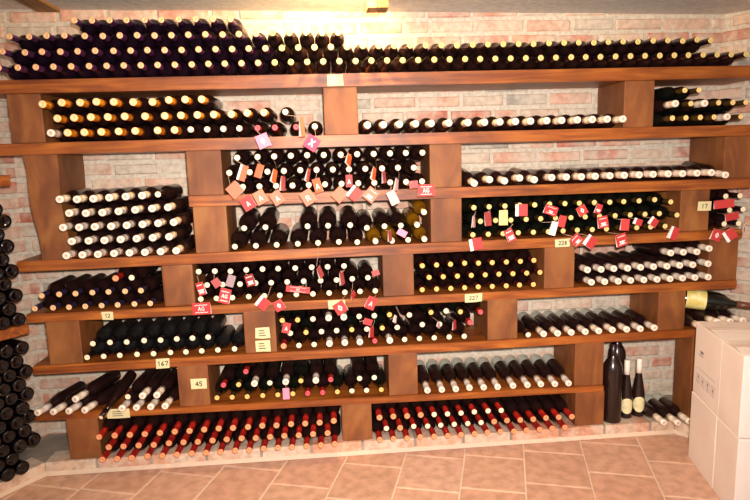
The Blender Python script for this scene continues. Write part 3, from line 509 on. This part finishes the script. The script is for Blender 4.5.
# floor: grout bed with tiles laid at an angle
bm = bmesh.new(); cl = bm.loops.layers.float_color.new('Col')
box(bm, -3.4, 4.0, -3.6, .6, -.05, -.003)
bm.faces.ensure_lookup_table()
for f in bm.faces:
    f.material_index = 1
    for lp in f.loops: lp[cl] = (*srgb((.84,.74,.64)), 1)
th = math.radians(16.8); U = Vector((math.sin(th), math.cos(th))); V = Vector((math.cos(th), -math.sin(th)))
OFF = {0: -.079, 1: .054, 2: .10, 3: .19, 4: .03, 5: .182, -1: -.008, -2: .105, -3: .0, -4: -.2}
rng = random.Random(4); TP = [(.80,.63,.54),(.79,.61,.52),(.81,.65,.56),(.78,.61,.52),(.81,.65,.57),(.80,.63,.54)]
pw, ph, g = .2945, .304, .0036
for cidx in range(-13, 14):
    c0 = .041+cidx*pw; off = OFF.get(cidx, rng.uniform(0, ph))
    for r_ in range(-14, 5):
        v0 = off+r_*ph
        ctr = V*(c0+pw/2)+U*(v0+ph/2)
        if not (-3.2 < ctr.x < 3.8 and -3.4 < ctr.y < .42): continue
        f0 = len(bm.faces)
        j = lambda: rng.uniform(-.0015, .0015)
        a, b, c, d = c0+g+j(), c0+pw-g+j(), v0+g+j(), v0+ph-g+j(); e = .004
        lo = [V*a+U*c, V*b+U*c, V*b+U*d, V*a+U*d]; hi = [V*(a+e)+U*(c+e), V*(b-e)+U*(c+e), V*(b-e)+U*(d-e), V*(a+e)+U*(d-e)]
        p = [bm.verts.new((q.x, q.y, -.003)) for q in lo]; q_ = [bm.verts.new((q.x, q.y, 0)) for q in hi]
        bm.faces.new(q_)
        for i in range(4): bm.faces.new((p[i], p[(i+1) % 4], q_[(i+1) % 4], q_[i]))
        bm.faces.ensure_lookup_table(); col = rng.choice(TP)
        for f in bm.faces[f0:]:
            f.material_index = 0
            for lp in f.loops: lp[cl] = (*srgb(col), 1)
bmesh.ops.recalc_face_normals(bm, faces=bm.faces)
struct(new_obj('floor', bm, [M['tile'], M['grout']]))
# brick plinth under the racks (bends with the walls)
bm = bmesh.new(); cl = bm.loops.layers.float_color.new('Col')
zp = .066
nl = Vector((.81, -.59)); fl = Vector((-1.463, .0))
pts_f = [fl+dl*1.6, fl, Vector((1.80, .0)), Vector((1.80, .0))+dr*.17]
pts_b = [Vector((xl, YW))+dl*1.55, Vector((xl, YW)), Vector((xr, YW)), Vector((xr, YW))+dr*.3]
for i in range(3):
    a, b, c, d = pts_f[i], pts_f[i+1], pts_b[i+1], pts_b[i]
    hexa(bm, [(a.x,a.y,0),(b.x,b.y,0),(c.x,c.y,0),(d.x,d.y,0),(a.x,a.y,zp-.004),(b.x,b.y,zp-.004),(c.x,c.y,zp-.004),(d.x,d.y,zp-.004)])
bm.faces.ensure_lookup_table()
for f in bm.faces:
    f.material_index = 1
    for lp in f.loops: lp[cl] = (*srgb((.80,.72,.64)), 1)
rng = random.Random(12)
for (A, B_) in ((fl, fl+dl*1.6), (fl, Vector((1.80, 0))), (Vector((1.80, 0)), Vector((1.80, 0))+dr*.17)):
    dd = (B_-A); Lg = dd.length; dd.normalize(); nn = Vector((dd.y, -dd.x))
    if nn.y > 0: nn = -nn
    x = .004
    while x < Lg-.05:
        w = min(rng.choice([.24, .25, .26, .23]), Lg-x-.004)
        f0 = len(bm.faces); d_ = .004
        p0, p1 = A+dd*x, A+dd*(x+w)
        q0, q1 = p0+nn*d_, p1+nn*d_; r0, r1 = p0-nn*.11, p1-nn*.11
        hexa(bm, [(q0.x,q0.y,.010),(q1.x,q1.y,.010),(r1.x,r1.y,.010),(r0.x,r0.y,.010),(q0.x,q0.y,zp),(q1.x,q1.y,zp),(r1.x,r1.y,zp),(r0.x,r0.y,zp)])
        bm.faces.ensure_lookup_table(); col = rng.choice([(.85,.56,.42),(.82,.60,.48),(.86,.66,.54),(.80,.52,.40),(.83,.70,.60)])
        for f in bm.faces[f0:]:
            for lp in f.loops: lp[cl] = (*srgb(col), 1)
        x += w+.014
bmesh.ops.recalc_face_normals(bm, faces=bm.faces)
o = struct(new_obj('baseboard_back', bm, [M['brick'], M['concrete']]))
# pale mortar fillet along the plinth foot
bm = bmesh.new()
path = [fl+dl*1.6, fl, Vector((1.80, 0)), Vector((1.80, 0))+dr*.16]
nrm = [Vector((.81,-.59)), Vector((.33,-.94)), Vector((-.33,-.94)), Vector((-.81,-.59))]
pr_ = []
for p, n_ in zip(path, nrm):
    q = p+n_*.022; s_ = p+n_*.002
    pr_.append([bm.verts.new((s_.x, s_.y, .018)), bm.verts.new((q.x, q.y, .0015)), bm.verts.new((s_.x, s_.y, .0))])
for a, b in zip(pr_, pr_[1:]):
    for i in range(3): bm.faces.new((a[i], b[i], b[(i+1) % 3], a[(i+1) % 3]))
bmesh.ops.recalc_face_normals(bm, faces=bm.faces)
struct(new_obj('trim_3', bm, M['grout']))

# ---------------------------------------------------------------- side racks along the angled walls
def side_board(org, d, n, z, th_, length, label, t0=0.0, depth=.30):
    bm = bmesh.new()
    a = org+d*t0; b = org+d*(t0+length); c = b-n*depth; e = a-n*depth
    hexa(bm, [(a.x,a.y,z-th_),(b.x,b.y,z-th_),(c.x,c.y,z-th_),(e.x,e.y,z-th_),(a.x,a.y,z),(b.x,b.y,z),(c.x,c.y,z),(e.x,e.y,z)])
    bmesh.ops.recalc_face_normals(bm, faces=bm.faces); bevel_all(bm, .003, 1)
    o = new_obj('shelf_board', bm, M['board']); tag(o, label, 'shelf board', 'boards of the side racks')
lo_ = Vector((-1.463, -.024)); nL = Vector((.81, -.59)).normalized()
side_board(lo_, dl, nL, .780, .050, 1.0, 'short shelf board at the left edge carrying dark bottles base outward', -.02, .28)
side_board(lo_, dl, nL, 1.482, .050, 1.0, 'highest shelf board on the angled left wall', -.02, .28)
ro_ = Vector((2.14, .0)); nR = Vector((-.81, -.59)).normalized()
side_board(ro_, dr, nR, .712, .055, .8, 'dark shelf board end behind the white cartons on the angled right wall', .09, .28)
# dark bottles, bases outward
Ld, rd = .30, .0325
bm = bmesh.new(); lathe(bm, [(Ld-y, r) for y, r in glass_profile(rd, Ld)][::-1], 24)
gmesh = bpy.data.meshes.new('dark_wine_bottle'); bm.to_mesh(gmesh); bm.free(); gmesh.materials.append(M['glass_base'])
for p in gmesh.polygons: p.use_smooth = True
bm = bmesh.new(); lathe(bm, [(Ld-y, r) for y, r in [(.0, .004), (0, .012), (.003, .0148), (.06, .0155)]][::-1], 14)
cmesh = bpy.data.meshes.new('capsule'); bm.to_mesh(cmesh); bm.free(); cmesh.materials.append(M['cap_dark'])
rotz = math.atan2(nL.y, nL.x)+PI/2     # local -Y faces nL
stacks = [(.066, 11, 'lower'), (.780, 10, 'upper')]
for zbase, nrow, word in stacks:
    for k in range(nrow):
        for c_ in range(6):
            t = .030+c_*.067+(k % 2)*.0335+(.067 if (word == 'lower' and k < 2) else 0)+(.0 if k else 0)
            z = zbase+rd+.0005+k*.0576
            off = -.0 + random.uniform(-.012, .018)
            p = lo_+dl*t+nL*(off+.012)
            o = bpy.data.objects.new('dark_wine_bottle', gmesh); C.objects.link(o); o.location = (p.x, p.y, z); o.rotation_euler = (0, 0, rotz)
            tag(o, f'base outward dark bottle {ordn(c_)} from corner in {ordn(k)} row of {word} left wall stack', 'wine bottle', f'bottles of the {word} left wall stack')
            q = bpy.data.objects.new('capsule', cmesh); C.objects.link(q); q.parent = o

# ---------------------------------------------------------------- bay at the far right (big gold-labelled bottle) and standing bottles
for i, x in enumerate((1.868, 1.938, 2.008, 2.077)):
    put_bottle('w', .0335, .32, (x, -.10, (.606, .634, .632, .634)[i]), (-math.radians(3 if i else 0), 0, 0), f'white capped bottle {ordn(i)} from left beside the cartons on sixth board', 'bottles under the gold labelled magnum')
bm = bmesh.new(); Lm, rm = .345, .052
lathe(bm, [(.004,.013),(.08,.0165),(.105,.024),(.135,rm*.84),(.165,rm*.98),(.19,rm),(Lm-.014,rm),(Lm-.004,rm*.93),(Lm,rm*.75),(Lm-.014,rm*.2)], 28)
mg = new_obj('magnum_bottle', bm, M['glass_green'], smooth=True, loc=(2.160, -.045, .692))
mg.rotation_euler = (math.radians(5), 0, math.radians(66))
tag(mg, 'large green black magnum with gold label lying crosswise above the cartons', 'wine bottle')
bm = bmesh.new(); lathe(bm, [(0,.004),(0,.014),(.004,.0168),(.03,.0172),(.075,.0178)], 18); new_obj('capsule', bm, mat('brown_foil', (.42,.24,.18), .35), mg, True)
bm = bmesh.new(); lathe(bm, [(Lm-.125,rm+.0007),(Lm-.03,rm+.0007)], 28, cap=False); new_obj('label', bm, M['label_gold'], mg, True)

def standing(name, x, y, prof, capprof, capm, label, glass='glass', lab=None, group=None):
    bm = bmesh.new(); lathe(bm, prof, 28, 'Z')
    o = new_obj(name, bm, M[glass], smooth=True, loc=(x, y, .0665)); tag(o, label, 'wine bottle', group)
    bm = bmesh.new(); lathe(bm, capprof, 20, 'Z'); new_obj('capsule', bm, M[capm], o, True)
    if lab:
        r, z0, z1 = lab; bm = bmesh.new(); n = 20; k = 16; rr = r+.0008; wid = 1.05
        # oval label wrapped on the front
        ctr = bm.verts.new((0, -rr, (z0+z1)/2)); ring = []
        rings = []
        for q in range(1, 5):
            ring = []
            for i in range(24):
                a = 2*PI*i/24; s = q/4
                an = -PI/2+wid*s*math.cos(a)-.25; ring.append(bm.verts.new((rr*math.cos(an), rr*math.sin(an), (z0+z1)/2+(z1-z0)/2*s*math.sin(a))))
            rings.append(ring)
        ctr.co = (rr*math.cos(-PI/2-.25), rr*math.sin(-PI/2-.25), (z0+z1)/2)
        for i in range(24): bm.faces.new((ctr, rings[0][i], rings[0][(i+1) % 24]))
        for q in range(3):
            for i in range(24): bm.faces.new((rings[q][i], rings[q+1][i], rings[q+1][(i+1) % 24], rings[q][(i+1) % 24]))
        bmesh.ops.recalc_face_normals(bm, faces=bm.faces)
        new_obj('label', bm, M['label_cream'], o, True)
    return o
rt = .051
standing('magnum_bottle', 1.472, .055, [(0,rt*.8),(.002,rt*.95),(.008,rt),(.285,rt),(.315,rt*.93),(.345,rt*.6),(.365,.020),(.385,.0165),(.43,.0165),(.432,.010)],
         [(.362,.0205),(.385,.0172),(.43,.0175),(.432,.012),(.432,.003)], 'cap_dark', 'thick dark magnum standing at the open bay edge on brick plinth', group='bottles standing on the plinth')
standing('magnum_bottle', 1.585, .235, [(0,rt*.75),(.002,rt*.9),(.008,rt*.95),(.30,rt*.95),(.33,rt*.88),(.36,rt*.55),(.38,.019),(.40,.016),(.445,.016),(.446,.01)],
         [(.378,.0195),(.40,.0168),(.445,.0168),(.447,.012),(.447,.003)], 'cap_dark', 'tall dark bottle standing behind the thick magnum against the brick', group='bottles standing on the plinth')
fl_prof = [(0,.026),(.002,.031),(.008,.0335),(.12,.0335),(.15,.030),(.20,.0215),(.24,.0155),(.30,.0135),(.322,.0135),(.324,.008)]
fl_cap = [(.245,.0158),(.28,.0145),(.322,.0148),(.3245,.012),(.3245,.002)]
standing('flute_bottle', 1.567, .083, fl_prof, fl_cap, 'cap_white', 'slender standing bottle with white cap nearest the thick magnum', lab=(.0335,.03,.118), group='bottles standing on the plinth')
standing('flute_bottle', 1.642, .095, fl_prof, fl_cap, 'cap_white', 'slender standing bottle with white cap and oval cream label furthest from the magnum', lab=(.0335,.03,.118), group='bottles standing on the plinth')
for i, (x, y) in enumerate(((1.690, -.085), (1.757, -.10), (1.824, -.09))):
    o = put_bottle('l', .0333, .32, (x, y, .066+.034), (0, 0, 0), f'white capped lying bottle {ordn(i)} from the slender standing pair on brick plinth', 'bottles lying on the plinth by the cartons')

# ---------------------------------------------------------------- neck tags
def stroke(bm, pts, w, y):
    for (a, b) in zip(pts, pts[1:]):
        a, b = Vector(a), Vector(b); d = (b-a)
        if d.length < 1e-6: continue
        d.normalize(); n = Vector((-d.y, d.x))*w/2
        q = [a-n-d*w*.3, b-n+d*w*.3, b+n+d*w*.3, a+n-d*w*.3]
        bm.faces.new([bm.verts.new((p.x, y, p.y)) for p in q])
GLY = {'A': [[(0,0),(.5,1),(1,0)],[(.2,.35),(.8,.35)]], 'G': [[(1,.85),(.6,1),(.2,.85),(0,.5),(.2,.12),(.6,0),(1,.15),(1,.45),(.6,.45)]],
 'R': [[(0,0),(0,1),(.7,1),(.95,.75),(.7,.5),(0,.5)],[(.5,.5),(1,0)]], 'x': [[(0,0),(1,1)],[(0,1),(1,0)]], 'o': [[(.5,0),(1,.5),(.5,1),(0,.5),(.5,0)]], '-': [[(-.6,.5),(1.6,.5)],[(-.3,.05),(1.3,.05)]],
 '1': [[(.3,.8),(.55,1),(.55,0)]], '2': [[(0,.8),(.4,1),(.85,.8),(.8,.5),(0,0),(1,0)]], '6': [[(.8,1),(.2,.6),(.05,.25),(.5,0),(.9,.25),(.5,.5),(.1,.3)]], '7': [[(0,1),(1,1),(.4,0)]],
 '8': [[(.5,.5),(.1,.75),(.5,1),(.9,.75),(.5,.5),(.05,.2),(.5,0),(.95,.2),(.5,.5)]], '4': [[(.7,0),(.7,1),(0,.35),(1,.35)]], '5': [[(.9,1),(.15,1),(.1,.55),(.6,.6),(.9,.3),(.5,0),(0,.1)]]}
def text(bm, s, cx, cz_, h, y, w=None):
    w = w or h*.13; cw = h*.62; tot = len(s)*cw*1.35
    for i, ch in enumerate(s):
        x0 = cx-tot/2+i*cw*1.35+cw*.17
        for st in GLY[ch]: stroke(bm, [(x0+p[0]*cw, cz_-h/2+p[1]*h) for p in st], w, y)
SP = {k[0]: k[1] for k in BAYS}
for n_, (x, z, w, h, rot, col, txt, bk, ri, bi) in enumerate(TAGS):
    bx, by, bz = bottle_at[(bk, ri, bi)]
    y = by-.022-(n_ % 4)*.0065
    z = max(z, .02)
    bm = bmesh.new()
    narrow = w < .028
    ang = math.radians(8 if not narrow else 60)
    W = w if not narrow else w*1.6
    # folded card: two leaves hinged on the top edge, thin solid leaves
    def leaf(sgn, op, mi):
        c, s2 = math.cos(op), math.sin(op)
        P = []
        for zz in (0, -h):
            for xx in (-W/2, W/2):
                P.append(Vector((xx, sgn*(-zz)*s2, zz*c+h/2)))
        t = Vector((0, .0006*sgn, 0))
        hexa(bm, [P[2]-t, P[3]-t, P[3]+t, P[2]+t, P[0]-t, P[1]-t, P[1]+t, P[0]+t], mi)
    leaf(-1, .05, 0); leaf(1, .12, 1)
    bmesh.ops.recalc_face_normals(bm, faces=bm.faces)
    o = new_obj('hanging_neck_tag', bm, [M['tag_'+col], M['white'] if col not in ('cr',) else M['slip']], loc=(x, y, z))
    o.rotation_euler = (0, math.radians(-rot), ang if narrow else random.uniform(-.12, .12))
    rn = ROWN[ri]; rows = [b for b in BAYS if b[0] == bk][0][5]
    if ri and ri == len(rows)-1: rn = 'top'
    what = {'': 'plain', 'w': 'white edged', 'x': 'crossed', 'o': 'dotted', 'A': 'lettered', 'R': 'lettered', 'AG': 'lettered', '-': 'striped'}[txt]
    tag(o, f'{TAGN[col]} {what} paper tag by {ordn(bi)} bottle {rn} row {SP[bk]}', 'paper tag', 'paper neck tags')
    if txt:
        b2 = bmesh.new(); yy = -.0012-h*.05
        if txt in ('AG', '-') and w > .035:
            for q in (.30, -.32):
                stroke(b2, [(-W*.33+W*.66*v/7, h*q+h*.06*((v % 2)-.5)) for v in range(8)], h*.05, yy)
        if txt == 'w':
            q = [(-W/2-.001, -h/2), (-W/2+W*.24, -h/2), (-W/2+W*.24, h/2), (-W/2-.001, h/2)]
            b2.faces.new([b2.verts.new((a, yy, b)) for a, b in q])
        elif txt == '-': text(b2, '-', 0, -h*.1, min(h*.30, .02), yy, h*.10)
        elif txt in ('x', 'o'): text(b2, txt, 0, 0, min(w, h)*.45, yy, min(w, h)*.11)
        elif txt == 'AG': text(b2, 'AG', 0, 0, min(h*.34, w*.34), yy, h*.055)
        else: text(b2, txt, 0, -h*.05, h*.34, yy, h*.065)
        e = new_obj('printed_mark', b2, M['white'], o)
    # cord from tag top to the neck
    a = Vector((x, y, z))+Matrix.Rotation(math.radians(-rot), 3, 'Y') @ Vector((0, 0, h/2))
    b = Vector((bx, by+.02, bz-.015))
    if (a-b).length < .11:
        b3 = bmesh.new(); pts = [a, a.lerp(Vector((b.x, y, b.z)), .5)+Vector((.002, -.001, 0)), Vector((b.x, y+.004, b.z)), b]
        inv = (Matrix.Translation((x, y, z)) @ o.rotation_euler.to_matrix().to_4x4()).inverted()
        pts = [inv @ p for p in pts]; rr = .0008; prev = None
        for p in pts:
            ring = [b3.verts.new(p+Vector((rr*math.cos(t), rr*.5*math.sin(t), rr*math.sin(t)))) for t in (0, 2*PI/3, 4*PI/3)]
            if prev:
                for i in range(3): b3.faces.new((prev[i], prev[(i+1) % 3], ring[(i+1) % 3], ring[i]))
            prev = ring
        new_obj('cord', b3, M['cord'], o)
# paper slips tacked on boards and blocks
SL = ['blank cream slip on the topmost board', 'cream slip marked 12 on the fifth board', 'cream slip marked 167 on the sixth board', 'upper of two cream slips on one block under the fifth board',
      'lower of two cream slips on one block under the fifth board', 'cream slip marked 45 on a block beside the slanted bottles', 'cream slip marked 227 on the fifth board', 'cream slip marked 228 on the fourth board, right of centre',
      'small cream slip on a block under the third board', 'wide yellowed slip on the lowest board', 'pale slip half behind a red tag on the fifth board']
for i, (x, z, w, h, tx) in enumerate(SLIPS):
    bm = bmesh.new(); j = lambda: random.uniform(-.003, .003); v = []
    front = -.004 if i not in (3, 4, 5, 8) else -.001
    P = [(-w/2+j(), -h/2+j()), (0, -h/2+j()*.5), (w/2+j(), -h/2+j()), (w/2+j(), h/2+j()), (w*.1, h/2+j()*.5), (-w/2+j(), h/2+j())]
    a = [bm.verts.new((p[0], 0, p[1])) for p in P]; b = [bm.verts.new((p[0], .0006, p[1])) for p in P]
    bm.faces.new(a); bm.faces.new(b[::-1])
    for q in range(6): bm.faces.new((a[q], b[q], b[(q+1) % 6], a[(q+1) % 6]))
    bmesh.ops.recalc_face_normals(bm, faces=bm.faces)
    o = new_obj('shelf_slip', bm, M['slip'], loc=(x, front, z)); tag(o, SL[i], 'paper slip', 'paper slips on the rack')
    if tx:
        b2 = bmesh.new()
        if tx in ('m1', 'm2', 'm3'):
            for k in range(3):
                zz = h*(.22-.22*k); x0 = -w*.25; pts = [(x0+w*.5*q/10, zz+h*.05*((q % 2)-.5)) for q in range(8+k)]
                stroke(b2, pts, h*.06, -.0008)
        else: text(b2, tx, 0, 0, h*.42, -.0008, h*.075)
        new_obj('handwriting', b2, M['ink'], o)

# ---------------------------------------------------------------- white cartons
vd = Vector((-.226, -.974)); ud = Vector((.974, -.226)); A0 = Vector((1.706, -.304))
def carton(s0, s1, z0, z1, w, label, u0=0.0, printed=False, yaw=0):
    o = empty('cardboard_box', (*(A0+vd*(s0+s1)/2+ud*(u0+w/2)), z0)); o.rotation_euler = (0, 0, math.atan2(ud.y, ud.x)+yaw)
    tag(o, label, 'cardboard box', 'white cartons of wine')
    d = s1-s0; h = z1-z0
    bm = bmesh.new(); rng = random.Random(int(s0*100+z0*10))
    box(bm, -w/2, w/2, -d/2, d/2, 0, h-.002); bevel_all(bm, .004, 2)
    new_obj('body', bm, M['carton'], o)
    # top flaps, slightly sprung
    for sg in (-1, 1):
        bm = bmesh.new(); lift = .010+rng.uniform(0, .006)
        hexa(bm, [(-w/2+.002, sg*(d/2-.001), h-.001), (w/2-.002, sg*(d/2-.001), h-.001), (w/2-.004, sg*.002, h+lift*.4), (-w/2+.004, sg*.002, h+lift*.4),
                  (-w/2+.002, sg*(d/2-.001), h+.003), (w/2-.002, sg*(d/2-.001), h+.003), (w/2-.004, sg*.002, h+lift*.4+.004), (-w/2+.004, sg*.002, h+lift*.4+.004)])
        bmesh.ops.recalc_face_normals(bm, faces=bm.faces)
        if z1 > .5: new_obj('flap', bm, M['carton'], o)
        else: bm.free()
    bm = bmesh.new()
    if z1 > .5:
        box(bm, -w/2-.0006, w/2+.0006, -.022, .022, h+.0085, h+.0100)
        new_obj('tape', bm, M['tape'], o)
    else: bm.free()
    if printed:
        bm = bmesh.new(); X = -w/2-.0012
        def rect(y0, y1, za, zb_): bm.faces.new([bm.verts.new((X, a, b)) for a, b in ((y0, za), (y0, zb_), (y1, zb_), (y1, za))])
        # row of handling symbols: umbrella, glass, arrows in frames
        for k in range(4):
            yc = .085-k*.055; zc = .085
            for (a, b, c_, e) in ((-.018,.018,-.022,-.020),(-.018,.018,.020,.022),(-.018,-.016,-.022,.022),(.016,.018,-.022,.022)): rect(yc+a, yc+b, zc+c_, zc+e)
            if k % 2: rect(yc-.002, yc+.002, zc-.014, zc+.002); bm.faces.new([bm.verts.new((X, yc+a, zc+b)) for a, b in ((-.010, .0), (0, .014), (.010, .0))])
            else:
                bm.faces.new([bm.verts.new((X, yc+a, zc+b)) for a, b in ((-.009, .014), (.009, .014), (.003, .0), (-.003, .0))]); rect(yc-.0015, yc+.0015, zc-.012, zc); rect(yc-.007, yc+.007, zc-.015, zc-.012)
        rect(-.10, .10, .135, .137); rect(.04, .09, .20, .204); rect(.04, .075, .212, .226)
        new_obj('printed_symbols', bm, M['print_grey'], o)
    return o
hh = .345
carton(-.055, .235, 0, hh, .34, 'lower white carton at the rear, on the tiles beside the brick plinth')
carton(.240, .445, 0, hh, .34, 'lower white carton at the front of the stack, on the tiles')
carton(-.055, .235, hh+.001, hh*2, .34, 'upper white carton with printed symbols, beside the end block', printed=True, u0=.004)
carton(.240, .438, hh+.001, hh*2+.002, .34, 'upper white carton at the front of the stack, cut off by the frame', u0=.002)

# ---------------------------------------------------------------- camera
cam = bpy.data.cameras.new('camera'); co = bpy.data.objects.new('camera', cam); C.objects.link(co)
R_, U_, F_ = Vector(CAM['R']), Vector(CAM['U']), Vector(CAM['F'])
mw = Matrix(((R_.x, U_.x, -F_.x, 0), (R_.y, U_.y, -F_.y, 0), (R_.z, U_.z, -F_.z, 0), (0, 0, 0, 1)))
co.matrix_world = Matrix.Translation(CAM['loc']) @ mw
cam.sensor_width = 36; cam.lens = 36*CAM['f']/750; cam.clip_start = .05
bpy.context.scene.camera = co

# ---------------------------------------------------------------- light
def area(name, loc, target, size, power, col):
    l = bpy.data.lights.new(name, 'AREA'); l.energy = power; l.color = col; l.size = size
    o = bpy.data.objects.new(name, l); C.objects.link(o); o.location = loc
    o.rotation_euler = (Vector(target)-Vector(loc)).to_track_quat('-Z', 'Y').to_euler(); return o
sp = bpy.data.lights.new('flash_light', 'SPOT'); sp.energy = 455; sp.color = (1, .93, .86); sp.spot_size = math.radians(98); sp.spot_blend = .95; sp.shadow_soft_size = .035
so = bpy.data.objects.new('flash_light', sp); C.objects.link(so); so.location = (.06, -2.86, 1.62)
so.rotation_euler = (Vector((.32, 0, 1.10))-so.location).to_track_quat('-Z', 'Y').to_euler()
p = bpy.data.lights.new('ceiling_bulb', 'POINT'); p.energy = 40; p.color = (1, .68, .30); p.shadow_soft_size = .05
o = bpy.data.objects.new('ceiling_bulb', p); C.objects.link(o); o.location = (.08, -.20, 2.205)
area('room_glow', (.2, -1.9, 2.15), (.2, -.6, .3), 1.2, 18, (1, .80, .58))
w = bpy.data.worlds.new('world'); bpy.context.scene.world = w; w.use_nodes = True
w.node_tree.nodes['Background'].inputs[0].default_value = (1, .86, .76, 1); w.node_tree.nodes['Background'].inputs[1].default_value = .46
vs = bpy.context.scene.view_settings; vs.view_transform = 'Standard'; vs.look = 'None'; vs.exposure = .2; vs.gamma = 1.0
